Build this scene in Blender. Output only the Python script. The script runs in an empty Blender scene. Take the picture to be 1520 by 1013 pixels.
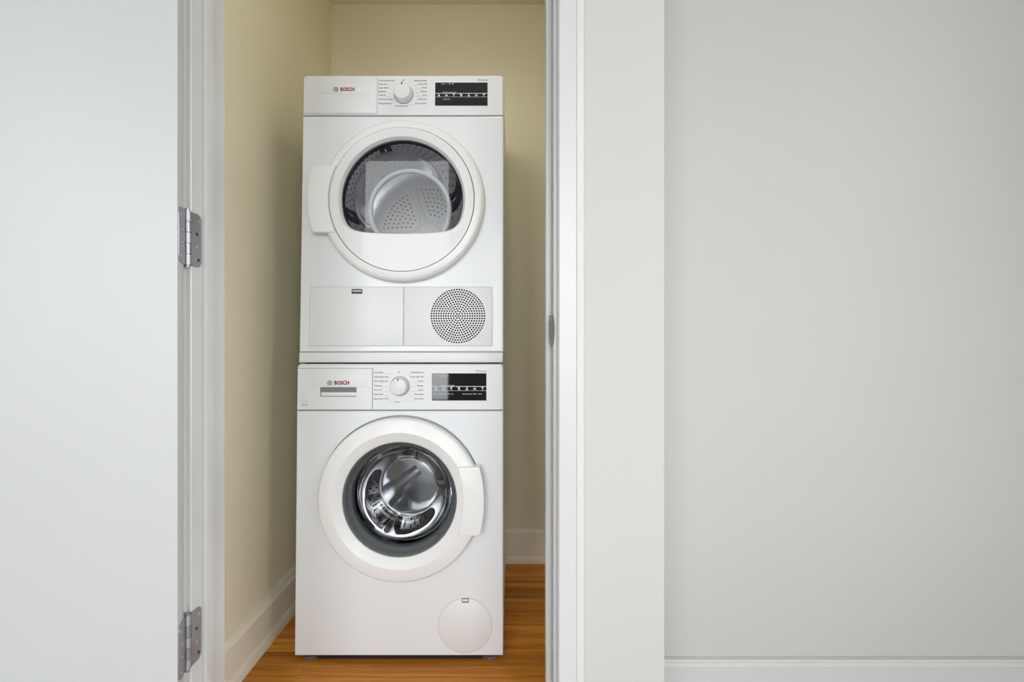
import bpy, bmesh, math, random
from mathutils import Vector

random.seed(7)
SC = bpy.context.scene
COL = SC.collection
PI = math.pi

# ------------------------------------------------------------------ camera
F = 803.0                       # focal length in pixels of the 1520 x 1013 frame
CH = 0.913                      # camera height
cam_d = bpy.data.cameras.new('camera')
cam_d.sensor_width = 36.0
cam_d.lens = F / 1520.0 * 36.0
cam_d.clip_start = 0.02
cam = bpy.data.objects.new('camera', cam_d)
COL.objects.link(cam)
cam.location = (0, 0, CH)
cam.rotation_euler = (PI / 2, 0, 0)
SC.camera = cam

# ------------------------------------------------------------------ view + sky
SC.view_settings.view_transform = 'Standard'
SC.view_settings.look = 'None'
SC.view_settings.gamma = 1.0
SC.view_settings.use_curve_mapping = False
SC.view_settings.exposure = 0.24
SC.cycles.use_denoising = True
SC.cycles.max_bounces = 14
SC.cycles.diffuse_bounces = 8
SC.cycles.glossy_bounces = 6
SC.cycles.transmission_bounces = 10
SC.cycles.transparent_max_bounces = 14
SC.cycles.sample_clamp_indirect = 6.0

SKY = 8.0
world = bpy.data.worlds.new('overcast_sky')
SC.world = world
world.use_nodes = True
wn, wl = world.node_tree.nodes, world.node_tree.links
wn.clear()
w_out = wn.new('ShaderNodeOutputWorld')
w_bg = wn.new('ShaderNodeBackground')
w_tc = wn.new('ShaderNodeTexCoord')
w_sep = wn.new('ShaderNodeSeparateXYZ')
w_rmp = wn.new('ShaderNodeValToRGB')
w_map = wn.new('ShaderNodeMapRange')
w_map.inputs['From Min'].default_value = -0.12
w_map.inputs['From Max'].default_value = 0.5
w_rmp.color_ramp.elements[0].color = (0.40, 0.42, 0.44, 1)     # ground below the horizon
w_rmp.color_ramp.elements[1].color = (0.985, 0.985, 1.0, 1)      # overcast sky
e = w_rmp.color_ramp.elements.new(0.25)
e.color = (0.99, 0.99, 1.0, 1)
wl.new(w_tc.outputs['Generated'], w_sep.inputs[0])
wl.new(w_sep.outputs['Z'], w_map.inputs['Value'])
wl.new(w_map.outputs[0], w_rmp.inputs[0])
wl.new(w_rmp.outputs[0], w_bg.inputs['Color'])
w_bg.inputs['Strength'].default_value = SKY
wl.new(w_bg.outputs[0], w_out.inputs[0])

# room the camera stands in
RX0, RX1, RY0, RH = -1.9, 2.1, -2.7, 3.30
FWY, FWB = 1.02, 1.14          # front wall with the closet door: face and back
CLX, CRX, CBY, CHH = -0.752, 0.17, 2.249, 2.313   # closet interior
COX, RWY = 0.287, 1.33         # outside corner, recessed wall beside the closet
WIN = [  # windows of the room: (wall, a0, a1, z0, z1)
    ('rear', -1.72, -0.64, 0.42, 3.15),
    ('rear', -0.30, 1.62, 0.42, 2.50),
    ('right', -1.20, 0.55, 0.42, 2.45),
]
for wall, a0, a1, z0, z1 in WIN:       # portals: daylight enters through the windows
    ld = bpy.data.lights.new('window_portal', 'AREA')
    ld.shape = 'RECTANGLE'
    ld.size, ld.size_y = a1 - a0, z1 - z0
    ld.cycles.is_portal = True
    lo = bpy.data.objects.new('window_portal', ld)
    COL.objects.link(lo)
    if wall == 'rear':
        lo.location = ((a0 + a1) / 2, RY0 - 0.14, (z0 + z1) / 2)
        lo.rotation_euler = (PI / 2, 0, PI)
        lo.rotation_euler = Vector((0, 1, 0)).to_track_quat('-Z', 'Z').to_euler()
    else:
        lo.location = (RX1 + 0.14, (a0 + a1) / 2, (z0 + z1) / 2)
        lo.rotation_euler = Vector((-1, 0, 0)).to_track_quat('-Z', 'Z').to_euler()

# ------------------------------------------------------------------ materials
def lin(r, g, b):
    def f(c):
        c /= 255.0
        return c / 12.92 if c <= 0.04045 else ((c + 0.055) / 1.055) ** 2.4
    return (f(r), f(g), f(b), 1.0)

def mat(name, col, rough=0.5, metal=0.0, coat=0.0, bump=0.0, bscale=60.0, var=0.0, vscale=3.0, spec=0.5):
    m = bpy.data.materials.new(name)
    m.use_nodes = True
    nt = m.node_tree
    p = nt.nodes['Principled BSDF']
    p.inputs['Base Color'].default_value = col
    p.inputs['Roughness'].default_value = rough
    p.inputs['Metallic'].default_value = metal
    p.inputs['Coat Weight'].default_value = coat
    p.inputs['Coat Roughness'].default_value = 0.04
    p.inputs['Specular IOR Level'].default_value = spec
    geo = nt.nodes.new('ShaderNodeNewGeometry')
    if bump > 0:
        n = nt.nodes.new('ShaderNodeTexNoise')
        n.inputs['Scale'].default_value = bscale
        n.inputs['Detail'].default_value = 3
        b = nt.nodes.new('ShaderNodeBump')
        b.inputs['Strength'].default_value = bump
        b.inputs['Distance'].default_value = 0.002
        nt.links.new(geo.outputs['Position'], n.inputs['Vector'])
        nt.links.new(n.outputs[0], b.inputs['Height'])
        nt.links.new(b.outputs[0], p.inputs['Normal'])
    if var > 0:
        n = nt.nodes.new('ShaderNodeTexNoise')
        n.inputs['Scale'].default_value = vscale
        n.inputs['Detail'].default_value = 2
        mx = nt.nodes.new('ShaderNodeMix')
        mx.data_type = 'RGBA'
        mx.inputs['A'].default_value = tuple(c * (1 - var) for c in col[:3]) + (1,)
        mx.inputs['B'].default_value = tuple(min(1, c * (1 + var)) for c in col[:3]) + (1,)
        nt.links.new(geo.outputs['Position'], n.inputs['Vector'])
        nt.links.new(n.outputs[0], mx.inputs['Factor'])
        nt.links.new(mx.outputs['Result'], p.inputs['Base Color'])
    return m

def thin_glass(name, tint, opaque=0.0, rough=0.0, ior=1.5):
    """clear sheet: Fresnel mirror over tinted see-through, with an optional share of solid grey"""
    m = bpy.data.materials.new(name)
    m.use_nodes = True
    nt = m.node_tree
    nt.nodes.clear()
    out = nt.nodes.new('ShaderNodeOutputMaterial')
    tr = nt.nodes.new('ShaderNodeBsdfTransparent')
    tr.inputs[0].default_value = tint
    gl = nt.nodes.new('ShaderNodeBsdfGlossy')
    gl.inputs['Roughness'].default_value = rough
    df = nt.nodes.new('ShaderNodeBsdfDiffuse')
    df.inputs[0].default_value = (0.45, 0.45, 0.46, 1)
    m1 = nt.nodes.new('ShaderNodeMixShader')
    m1.inputs[0].default_value = opaque
    m2 = nt.nodes.new('ShaderNodeMixShader')
    fr = nt.nodes.new('ShaderNodeFresnel')
    fr.inputs['IOR'].default_value = ior
    L = nt.links.new
    L(tr.outputs[0], m1.inputs[1]); L(df.outputs[0], m1.inputs[2])
    L(fr.outputs[0], m2.inputs[0]); L(m1.outputs[0], m2.inputs[1]); L(gl.outputs[0], m2.inputs[2])
    L(m2.outputs[0], out.inputs[0])
    return m

def real_glass(name):
    m = bpy.data.materials.new(name)
    m.use_nodes = True
    p = m.node_tree.nodes['Principled BSDF']
    p.inputs['Base Color'].default_value = (0.97, 0.98, 0.98, 1)
    p.inputs['Transmission Weight'].default_value = 1.0
    p.inputs['Roughness'].default_value = 0.0
    p.inputs['IOR'].default_value = 1.47
    return m

def wood():
    m = bpy.data.materials.new('oiled_oak_boards')
    m.use_nodes = True
    nt = m.node_tree
    p = nt.nodes['Principled BSDF']
    L = nt.links.new
    geo = nt.nodes.new('ShaderNodeNewGeometry')
    inf = nt.nodes.new('ShaderNodeObjectInfo')
    mul = nt.nodes.new('ShaderNodeVectorMath'); mul.operation = 'MULTIPLY'
    mul.inputs[1].default_value = (2.2, 42.0, 10.0)
    off = nt.nodes.new('ShaderNodeVectorMath'); off.operation = 'SCALE'
    off.inputs['Scale'].default_value = 37.0
    cmb = nt.nodes.new('ShaderNodeCombineXYZ')
    add = nt.nodes.new('ShaderNodeVectorMath'); add.operation = 'ADD'
    L(geo.outputs['Position'], mul.inputs[0])
    for i in range(3):
        L(inf.outputs['Random'], cmb.inputs[i])
    L(cmb.outputs[0], off.inputs[0])
    L(mul.outputs[0], add.inputs[0]); L(off.outputs[0], add.inputs[1])
    n1 = nt.nodes.new('ShaderNodeTexNoise')
    n1.inputs['Scale'].default_value = 1.0; n1.inputs['Detail'].default_value = 6; n1.inputs['Distortion'].default_value = 0.5
    n2 = nt.nodes.new('ShaderNodeTexNoise')
    n2.inputs['Scale'].default_value = 6.0; n2.inputs['Detail'].default_value = 4
    L(add.outputs[0], n1.inputs['Vector']); L(add.outputs[0], n2.inputs['Vector'])
    r1 = nt.nodes.new('ShaderNodeValToRGB')
    r1.color_ramp.elements[0].position = 0.28; r1.color_ramp.elements[0].color = lin(186, 108, 30)
    r1.color_ramp.elements[1].position = 0.75; r1.color_ramp.elements[1].color = lin(244, 176, 82)
    e = r1.color_ramp.elements.new(0.5); e.color = lin(220, 144, 50)
    L(n1.outputs[0], r1.inputs[0])
    mx = nt.nodes.new('ShaderNodeMix'); mx.data_type = 'RGBA'; mx.blend_type = 'MULTIPLY'
    mx.inputs['Factor'].default_value = 0.45
    r2 = nt.nodes.new('ShaderNodeValToRGB')
    r2.color_ramp.elements[0].position = 0.3; r2.color_ramp.elements[0].color = (0.55, 0.5, 0.45, 1)
    r2.color_ramp.elements[1].position = 0.6; r2.color_ramp.elements[1].color = (1, 1, 1, 1)
    L(n2.outputs[0], r2.inputs[0])
    L(r1.outputs[0], mx.inputs['A']); L(r2.outputs[0], mx.inputs['B'])
    hs = nt.nodes.new('ShaderNodeHueSaturation')
    mr = nt.nodes.new('ShaderNodeMapRange')
    mr.inputs['To Min'].default_value = 0.66; mr.inputs['To Max'].default_value = 1.16
    L(inf.outputs['Random'], mr.inputs['Value'])
    L(mr.outputs[0], hs.inputs['Value']); L(mx.outputs['Result'], hs.inputs['Color'])
    L(hs.outputs[0], p.inputs['Base Color'])
    p.inputs['Roughness'].default_value = 0.45
    p.inputs['Specular IOR Level'].default_value = 0.2
    b = nt.nodes.new('ShaderNodeBump'); b.inputs['Strength'].default_value = 0.12; b.inputs['Distance'].default_value = 0.001
    L(n2.outputs[0], b.inputs['Height']); L(b.outputs[0], p.inputs['Normal'])
    return m

M = dict(
    wall=mat('warm_white_wall_paint', lin(176, 174, 170), 0.62, bump=0.05, bscale=180, var=0.012),
    closet=mat('pale_khaki_closet_paint', lin(226, 219, 193), 0.6, bump=0.05, bscale=180, var=0.015),
    ceil=mat('ceiling_paint', lin(228, 226, 218), 0.8, bump=0.04, bscale=150),
    trim=mat('white_gloss_trim_paint', lin(186, 185, 183), 0.34, bump=0.03, bscale=90, var=0.01),
    cream=mat('ivory_baseboard_paint', lin(232, 227, 212), 0.4, bump=0.04, bscale=70, var=0.015),
    doorp=mat('white_satin_door_paint', lin(175, 175, 175), 0.42, bump=0.05, bscale=120, var=0.008),
    enamel=mat('white_appliance_enamel', lin(223, 226, 230), 0.30, coat=0.15, var=0.004),
    plastic=mat('white_appliance_plastic', lin(221, 222, 225), 0.38, var=0.004),
    gloss=mat('glossy_white_plastic', lin(229, 230, 231), 0.34, coat=0.12, var=0.003),
    bezel=mat('mirror_gloss_white_bezel', lin(219, 220, 222), 0.38, coat=0.22, var=0.003),
    seam=mat('grey_seam_gap', lin(120, 122, 124), 0.7, var=0.02),
    dark=mat('dark_recess_plastic', lin(34, 35, 38), 0.6, var=0.03),
    seal=mat('blue_grey_rubber', lin(96, 106, 112), 0.38, var=0.04, vscale=20),
    gasket=mat('dark_gasket_rubber', lin(44, 48, 52), 0.45, var=0.03),
    rim=mat('grey_rim_plastic', lin(112, 115, 118), 0.3, var=0.02),
    print_=mat('grey_printed_lettering', lin(105, 106, 110), 0.6, var=0.02),
    faint=mat('faint_grey_print', lin(176, 177, 180), 0.6, var=0.02),
    red=mat('red_printed_lettering', lin(158, 14, 28), 0.5, var=0.02),
    emblem=mat('grey_emblem_print', lin(98, 104, 108), 0.45, var=0.02),
    ink=mat('white_display_print', lin(205, 206, 212), 0.5, var=0.02),
    black=mat('black_display_glass', lin(8, 8, 12), 0.03, coat=0.3, var=0.02),
    pointer=mat('black_pointer_paint', lin(30, 30, 32), 0.4, var=0.02),
    steel=mat('polished_drum_steel', (0.36, 0.36, 0.38, 1), 0.07, metal=1.0, bump=0.08, bscale=25),
    dsteel=mat('brushed_drum_steel', (0.74, 0.75, 0.79, 1), 0.30, metal=1.0, bump=0.05, bscale=40),
    bsteel=mat('satin_drum_back_steel', (0.86, 0.86, 0.90, 1), 0.32, metal=1.0, bump=0.05, bscale=30),
    dback=mat('grey_drum_back_plate', lin(226, 226, 225), 0.5, metal=0.0, var=0.02),
    hole=mat('black_hole_and_gap_shade', lin(14, 14, 15), 0.8, var=0.02),
    hinge=mat('brushed_nickel_hinge', (0.33, 0.33, 0.345, 1), 0.42, metal=0.85, var=0.10, vscale=120),
    knuckle=mat('bright_nickel_knuckle', (0.42, 0.42, 0.45, 1), 0.5, metal=0.85, var=0.06, vscale=80),
    screw=mat('worn_screw_steel', (0.5, 0.5, 0.5, 1), 0.35, metal=0.9, var=0.05),
    foot=mat('grey_rubber_foot', lin(92, 90, 88), 0.6, var=0.03),
    galv=mat('grey_sheet_metal_back', lin(150, 152, 154), 0.5, metal=0.3, var=0.02),
    wood=wood(),
    cover=thin_glass('clear_door_cover', (0.94, 0.94, 0.945, 1), 0.0, 0.0, 1.36),
    smoke=thin_glass('smoke_grey_inner_glass', (0.85, 0.85, 0.87, 1), 0.5, 0.03, 1.45),
    carpet=mat('pale_grey_carpet', lin(176, 177, 180), 0.95, bump=0.4, bscale=400, var=0.04, vscale=40),
    pane=thin_glass('window_glass', (0.98, 0.99, 0.99, 1), 0.0, 0.0, 1.3),
    bowl=real_glass('clear_washer_glass'),
)

# ------------------------------------------------------------------ mesh helpers
class B:
    def __init__(s):
        s.bm = bmesh.new()

    def box(s, x0, x1, y0, y1, z0, z1, bev=0.0, seg=2, open_front=False):
        bm = s.bm
        v = [bm.verts.new((x, y, z)) for x in (x0, x1) for y in (y0, y1) for z in (z0, z1)]
        q = [(0, 1, 3, 2), (4, 6, 7, 5), (0, 4, 5, 1), (2, 3, 7, 6), (0, 2, 6, 4), (1, 5, 7, 3)]
        fs = []
        for i, f in enumerate(q):
            if open_front and i == 2:
                continue
            fs.append(bm.faces.new([v[j] for j in f]))
        if bev > 0:
            es = list({e for f in fs for e in f.edges})
            bmesh.ops.bevel(bm, geom=es, offset=bev, segments=seg, affect='EDGES', profile=0.6)
        return s

    def loft(s, loops, closed=True, cap0=False, cap1=False):
        bm = s.bm
        vs = [[bm.verts.new(p) for p in lp] for lp in loops]
        n = len(vs[0])
        for a, b in zip(vs, vs[1:]):
            for i in range(n if closed else n - 1):
                j = (i + 1) % n
                bm.faces.new((a[i], a[j], b[j], b[i]))
        if cap0:
            bm.faces.new(vs[0])
        if cap1:
            bm.faces.new(list(reversed(vs[-1])))
        return s

    def lathe(s, prof, cx, cz, n=72, a0=0.0, a1=None, cap0=False, cap1=False):
        full = a1 is None
        ang = [2 * PI * i / n for i in range(n)] if full else [a0 + (a1 - a0) * i / n for i in range(n + 1)]
        loops = [[(cx + r * math.cos(a), y, cz + r * math.sin(a)) for a in ang] for r, y in prof]
        return s.loft(loops, full, cap0, cap1)

    def prism(s, pts, y0, y1, bev=0.0):
        """polygon in x,z pushed from y0 to y1"""
        k = len(s.bm.verts)
        a = [s.bm.verts.new((x, y0, z)) for x, z in pts]
        b = [s.bm.verts.new((x, y1, z)) for x, z in pts]
        n = len(pts)
        f0 = s.bm.faces.new(a)
        s.bm.faces.new(list(reversed(b)))
        for i in range(n):
            j = (i + 1) % n
            s.bm.faces.new((a[i], b[i], b[j], a[j]))
        if bev > 0:
            bmesh.ops.bevel(s.bm, geom=list(f0.edges), offset=bev, segments=2, affect='EDGES', profile=0.6)
        return s

    def profile_z(s, pts, z0, z1):
        """polygon in x,y pushed along z"""
        a = [s.bm.verts.new((x, y, z0)) for x, y in pts]
        b = [s.bm.verts.new((x, y, z1)) for x, y in pts]
        n = len(pts)
        s.bm.faces.new(a); s.bm.faces.new(list(reversed(b)))
        for i in range(n):
            j = (i + 1) % n
            s.bm.faces.new((a[i], b[i], b[j], a[j]))
        return s

    def sweep(s, prof, p0, p1, out):
        """wall moulding: profile of (distance from wall, height) run from p0 to p1, out = unit xy vector off the wall"""
        lp = []
        for p in (p0, p1):
            lp.append([(p[0] + out[0] * d, p[1] + out[1] * d, h) for d, h in prof])
        return s.loft(lp, True, True, True)

    def disc(s, c, nrm, r, n=8):
        nrm = Vector(nrm).normalized()
        u = nrm.orthogonal().normalized(); w = nrm.cross(u)
        s.bm.faces.new([s.bm.verts.new(Vector(c) + u * r * math.cos(2 * PI * i / n) + w * r * math.sin(2 * PI * i / n)) for i in range(n)])
        return s

    def tube(s, c0, c1, r, n=16):
        c0, c1 = Vector(c0), Vector(c1)
        d = (c1 - c0).normalized(); u = d.orthogonal().normalized(); w = d.cross(u)
        loops = [[tuple(c + u * r * math.cos(2 * PI * i / n) + w * r * math.sin(2 * PI * i / n)) for i in range(n)] for c in (c0, c1)]
        return s.loft(loops, True, True, True)

    def done(s, name, m, parent=None, shear=0.0, origin=(0, 0, 0), smooth=35, normals=True, solid=True):
        bm = s.bm
        if normals:
            bmesh.ops.recalc_face_normals(bm, faces=bm.faces)
        for v in bm.verts:
            v.co.y += shear * v.co.z
            v.co -= Vector(origin)
        me = bpy.data.meshes.new(name)
        bm.to_mesh(me); bm.free()
        me.materials.append(m)
        if smooth:
            for p in me.polygons:
                p.use_smooth = True
            me.set_sharp_from_angle(angle=math.radians(smooth))
        o = bpy.data.objects.new(name, me)
        COL.objects.link(o)
        if parent:
            o.parent = parent
        else:
            o.location = origin
        return o

def tag(o, label, cat, kind=None):
    o['label'] = label; o['category'] = cat
    if kind:
        o['kind'] = kind
    return o

def empty(name, loc):
    o = bpy.data.objects.new(name, None)
    o.empty_display_size = 0.1
    COL.objects.link(o)
    o.location = loc
    return o

def plate_loop(x0, x1, z0, z1, cx, cz, ang):
    out = []
    for a in ang:
        dx, dz = math.cos(a), math.sin(a)
        t = 1e9
        if dx > 1e-9: t = min(t, (x1 - cx) / dx)
        if dx < -1e-9: t = min(t, (x0 - cx) / dx)
        if dz > 1e-9: t = min(t, (z1 - cz) / dz)
        if dz < -1e-9: t = min(t, (z0 - cz) / dz)
        out.append((cx + dx * t, cz + dz * t))
    return out

def plate_with_hole(b, x0, x1, z0, z1, cx, cz, R, th=0.014, rnd=0.004):
    ang = [2 * PI * i / 96 for i in range(96)]
    ang += [math.atan2(z - cz, x - cx) % (2 * PI) for x in (x0, x1) for z in (z0, z1)]
    ang = sorted(set(ang))
    rc = plate_loop(x0, x1, z0, z1, cx, cz, ang)
    ins = [(min(max(x, x0 + rnd), x1 - rnd), min(max(z, z0 + rnd), z1 - rnd)) for x, z in rc]
    mid = [(min(max(x, x0 + rnd * .3), x1 - rnd * .3), min(max(z, z0 + rnd * .3), z1 - rnd * .3)) for x, z in rc]
    circ = [(cx + R * math.cos(a), cz + R * math.sin(a)) for a in ang]
    loops = [[(x, th, z) for x, z in rc], [(x, rnd, z) for x, z in rc], [(x, rnd * .3, z) for x, z in mid],
             [(x, 0, z) for x, z in ins], [(x, 0, z) for x, z in circ], [(x, 0.03, z) for x, z in circ]]
    b.loft(loops)
    return b

def text_part(txt, size, x, y, z, m, parent, shear, name, align='LEFT', bold=0.0, width=None):
    cu = bpy.data.curves.new('lettering', 'FONT')
    cu.body = txt; cu.size = size; cu.align_x = align; cu.align_y = 'CENTER'
    cu.offset = bold; cu.resolution_u = 2
    to = bpy.data.objects.new('lettering', cu)
    COL.objects.link(to)
    bpy.context.view_layer.update()
    dg = bpy.context.evaluated_depsgraph_get()
    me = bpy.data.meshes.new_from_object(to.evaluated_get(dg))
    bpy.data.objects.remove(to); bpy.data.curves.remove(cu)
    bm = bmesh.new(); bm.from_mesh(me); bpy.data.meshes.remove(me)
    sx = 1.0
    if width:
        xs = [v.co.x for v in bm.verts]
        sx = width / (max(xs) - min(xs))
    for v in bm.verts:
        v.co = Vector((x + v.co.x * sx, y, z + v.co.y))
    ret = bmesh.ops.extrude_face_region(bm, geom=list(bm.faces))
    for g in ret['geom']:
        if isinstance(g, bmesh.types.BMVert):
            g.co.y += 0.0004
    b = B(); b.bm.free(); b.bm = bm
    return b.done(name, m, parent, shear, smooth=0)

# ------------------------------------------------------------------ floor boards
floor = B().box(CLX, CRX, FWY, CBY, -0.055, -0.019).done('floor', M['dark'], smooth=0)
tag(floor, 'honey brown oak strip floor with boards running across the closet', 'floor', 'structure')
unit = B().box(-0.5, 0.5, -0.5, 0.5, -0.5, 0.5)
unit.bm.verts.ensure_lookup_table()
PW = 0.083
pm = None
y = 2.014 + 3 * PW
row = 0
while y > FWY:
    ya, yb = max(y - PW, FWY), min(y, CBY)
    yc = (ya + yb) / 2
    xa, xb = CLX, CRX
    x = xa - random.uniform(0, 1.2)
    while x < xb and yb - ya > 0.01:
        x2 = x + random.uniform(1.3, 2.1)
        a, c = max(x, xa), min(x2, xb)
        if c - a > 0.02:
            if pm is None:
                t = B().box(-0.5, 0.5, -0.5, 0.5, -0.5, 0.5)
                es = [e for e in t.bm.edges if all(v.co.z > 0 for v in e.verts)]
                bmesh.ops.bevel(t.bm, geom=es, offset=0.012, segments=1, affect='EDGES')
                p = t.done('plank', M['wood'], floor, smooth=0)
                pm = p.data
            else:
                p = bpy.data.objects.new('plank', pm)
                COL.objects.link(p); p.parent = floor
            p.location = ((a + c) / 2, yc, -0.0125)
            p.scale = (c - a - 0.0006, yb - ya - 0.0009, 0.015)
        x = x2
    y -= PW
    row += 1
unit.bm.free()
fr = B().box(RX0, RX1, RY0, FWY, -0.05, -0.002).box(COX, RX1, FWY, RWY, -0.05, -0.002)
tag(fr.done('floor_room', M['carpet'], smooth=0), 'pale grey carpet of the room outside the closet', 'floor', 'structure')

# ------------------------------------------------------------------ walls
JL, JR = -0.605, 0.078          # jamb faces
JT = 0.020                      # jamb thickness
DH = 2.045                      # opening height
b = B()
b.box(RX0 - 0.1, JL - JT, FWY, FWB, 0, RH)
b.box(JR + JT, COX, FWY, FWB, 0, RH)
b.box(JL - JT, JR + JT, FWY, FWB, DH + JT, RH)
b.box(COX - 0.02, COX, FWB, CBY, 0, RH)
tag(b.done('wall_front', M['wall'], smooth=0), 'white wall with the closet doorway beside the open door', 'wall', 'structure')
tag(B().box(CLX - 0.1, CLX, FWB, CBY + 0.1, 0, RH).done('wall_closet_left', M['closet'], smooth=0),
    'khaki closet side wall left of the stacked machines', 'wall', 'structure')
tag(B().box(CLX, CRX + 0.117, CBY, CBY + 0.1, 0, RH).done('wall_closet_back', M['closet'], smooth=0),
    'khaki closet wall behind the stacked machines', 'wall', 'structure')
tag(B().box(CRX, COX - 0.02, FWB, CBY, 0, RH).done('wall_closet_right', M['closet'], smooth=0),
    'closet side wall hidden behind the right door jamb', 'wall', 'structure')
tag(B().box(COX, RX1 + 0.12, RWY, RWY + 0.1, 0, RH).done('wall_right', M['wall'], smooth=0),
    'greyish white set-back wall with a baseboard, right of the doorway corner', 'wall', 'structure')
tag(B().box(CLX, CRX, FWB, CBY, CHH, CHH + 0.1).done('ceiling', M['closet'], smooth=0),
    'khaki ceiling of the laundry closet', 'ceiling', 'structure')
tag(B().box(RX0 - 0.1, RX1 + 0.12, RY0 - 0.12, RWY + 0.1, RH, RH + 0.1).done('ceiling_room', M['ceil'], smooth=0),
    'white ceiling of the room outside the closet', 'ceiling', 'structure')
tag(B().box(RX0 - 0.1, RX0, RY0 - 0.12, FWY, 0, RH).done('wall_left', M['wall'], smooth=0),
    'white side wall of the room behind the open door', 'wall', 'structure')

def wall_with_windows(name, axis, a0, a1, at0, at1, wins, label):
    b = B()
    def bx(p, q, z0, z1):
        if q - p < 1e-4 or z1 - z0 < 1e-4:
            return
        if axis == 'x':
            b.box(p, q, at0, at1, z0, z1)
        else:
            b.box(at0, at1, p, q, z0, z1)
    cur = a0
    for w0, w1, z0, z1 in sorted(wins):
        bx(cur, w0, 0, RH); bx(w0, w1, 0, z0); bx(w0, w1, z1, RH)
        cur = w1
    bx(cur, a1, 0, RH)
    return tag(b.done(name, M['wall'], smooth=0), label, 'wall', 'structure')

wall_with_windows('wall_rear', 'x', RX0 - 0.1, RX1 + 0.12, RY0 - 0.12, RY0, [w[1:] for w in WIN if w[0] == 'rear'],
                  'white wall with two tall windows facing the closet')
wall_with_windows('wall_side', 'y', RY0, RWY, RX1, RX1 + 0.12, [w[1:] for w in WIN if w[0] == 'right'],
                  'white side wall with one window, right of the set-back wall')
for i, (wall, a0, a1, z0, z1) in enumerate(WIN):
    root = empty('window_%d' % (i + 1), ((a0 + a1) / 2, RY0 - 0.06, z0) if wall == 'rear' else (RX1 + 0.06, (a0 + a1) / 2, z0))
    tag(root, ['narrower tall window in the wall facing the closet',
               'broader tall window in the wall facing the closet',
               'wide window in the side wall of the room'][i], 'window', 'structure')
    w, h = (a1 - a0) / 2, z1 - z0
    def wb(b, p, q, d, z0_, z1_):
        if wall == 'rear':
            b.box(p, q, -d, d, z0_, z1_)
        else:
            b.box(-d, d, p, q, z0_, z1_)
        return b
    fb = B()
    t = 0.055
    wb(fb, -w, -w + t, 0.03, 0, h); wb(fb, w - t, w, 0.03, 0, h)
    wb(fb, -w + t, w - t, 0.03, 0, t); wb(fb, -w + t, w - t, 0.03, h - t, h)
    fb.done('window_frame', M['trim'], root, smooth=0)
    spans = [(-w + t, w - t)]
    if i > 0:
        wb(B(), -0.025, 0.025, 0.02, t, h - t).done('mullion', M['trim'], root, smooth=0)
        spans = [(-w + t, -0.025), (0.025, w - t)]
    for p, q in spans:
        wb(B(), p, q, 0.002, t, h - t).done('pane', M['pane'], root, smooth=0)

# ------------------------------------------------------------------ baseboards
BASE = [(0, -0.005), (0.024, -0.005), (0.024, 0.018), (0.021, 0.025), (0.015, 0.028), (0.015, 0.108), (0.020, 0.110), (0.020, 0.114),
        (0.013, 0.119), (0.011, 0.128), (0.014, 0.131), (0.013, 0.136), (0.005, 0.138), (0, 0.138)]
def base(name, p0, p1, out, label, m='cream'):
    o = B().sweep(BASE, p0, p1, out).done(name, M[m], smooth=30)
    return tag(o, label, 'baseboard', 'structure')
base('baseboard_closet_left', (CLX, FWB), (CLX, CBY), (1, 0), 'ivory moulded baseboard along the closet side wall')
base('baseboard_closet_back', (CLX + 0.024, CBY), (CRX, CBY), (0, -1), 'ivory moulded baseboard behind the machines')
base('baseboard_right', (COX, RWY), (RX1, RWY), (0, -1), 'white moulded baseboard on the set-back wall', 'trim')
base('baseboard_front', (0.136, FWY), (COX, FWY), (0, -1), 'short baseboard between door casing and wall corner', 'trim')

# ------------------------------------------------------------------ door frame
trim = empty('trim_1', ((JL + JR) / 2, FWY, 0))
tag(trim, 'white painted door frame around the closet opening', 'door frame', 'structure')
TO = tuple(trim.location)
SPR = 0.0085
for xa, xb in ((JL - JT, JL), (JR, JR + JT)):
    B().box(xa, xb, FWY, FWB, 0, DH + JT, 0.0015, 1).done('jamb', M['trim'], trim, origin=TO)
B().box(JL, JR, FWY, FWB, DH, DH + JT).done('head_jamb', M['trim'], trim, origin=TO, smooth=0)
B().box(JL, JL + SPR, FWY + 0.037, FWY + 0.069, 0, DH, 0.002, 2).done('door_stop', M['trim'], trim, origin=TO)
B().box(JR - 0.0115, JR, FWY + 0.037, FWY + 0.072, 0, DH, 0.002, 2).done('door_stop', M['trim'], trim, origin=TO)
B().box(JL, JR, FWY + 0.037, FWY + 0.069, DH - SPR, DH, 0.002, 2).done('door_stop', M['trim'], trim, origin=TO)
CT = 0.018                                       # casing thickness, with a chamfered outer edge
def casing(s, x):                                # s = -1 left, 1 right; x = inner edge
    W = 0.0495
    pts = [(x, FWY), (x, FWY - CT + 0.003), (x + s * 0.003, FWY - CT), (x + s * 0.034, FWY - CT),
           (x + s * 0.036, FWY - CT - 0.001), (x + s * 0.0385, FWY - CT + 0.001),
           (x + s * W, FWY - 0.008), (x + s * W, FWY)]
    return B().profile_z(pts, 0, DH + 0.06).done('casing', M['trim'], trim, origin=TO, smooth=25)
casing(1, JR + 0.007)
casing(-1, JL - 0.009)
B().box(JL - 0.009, JR + 0.007, FWY - CT, FWY, DH + 0.006, DH + 0.055).done('head_casing', M['trim'], trim, origin=TO, smooth=0)
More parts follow.
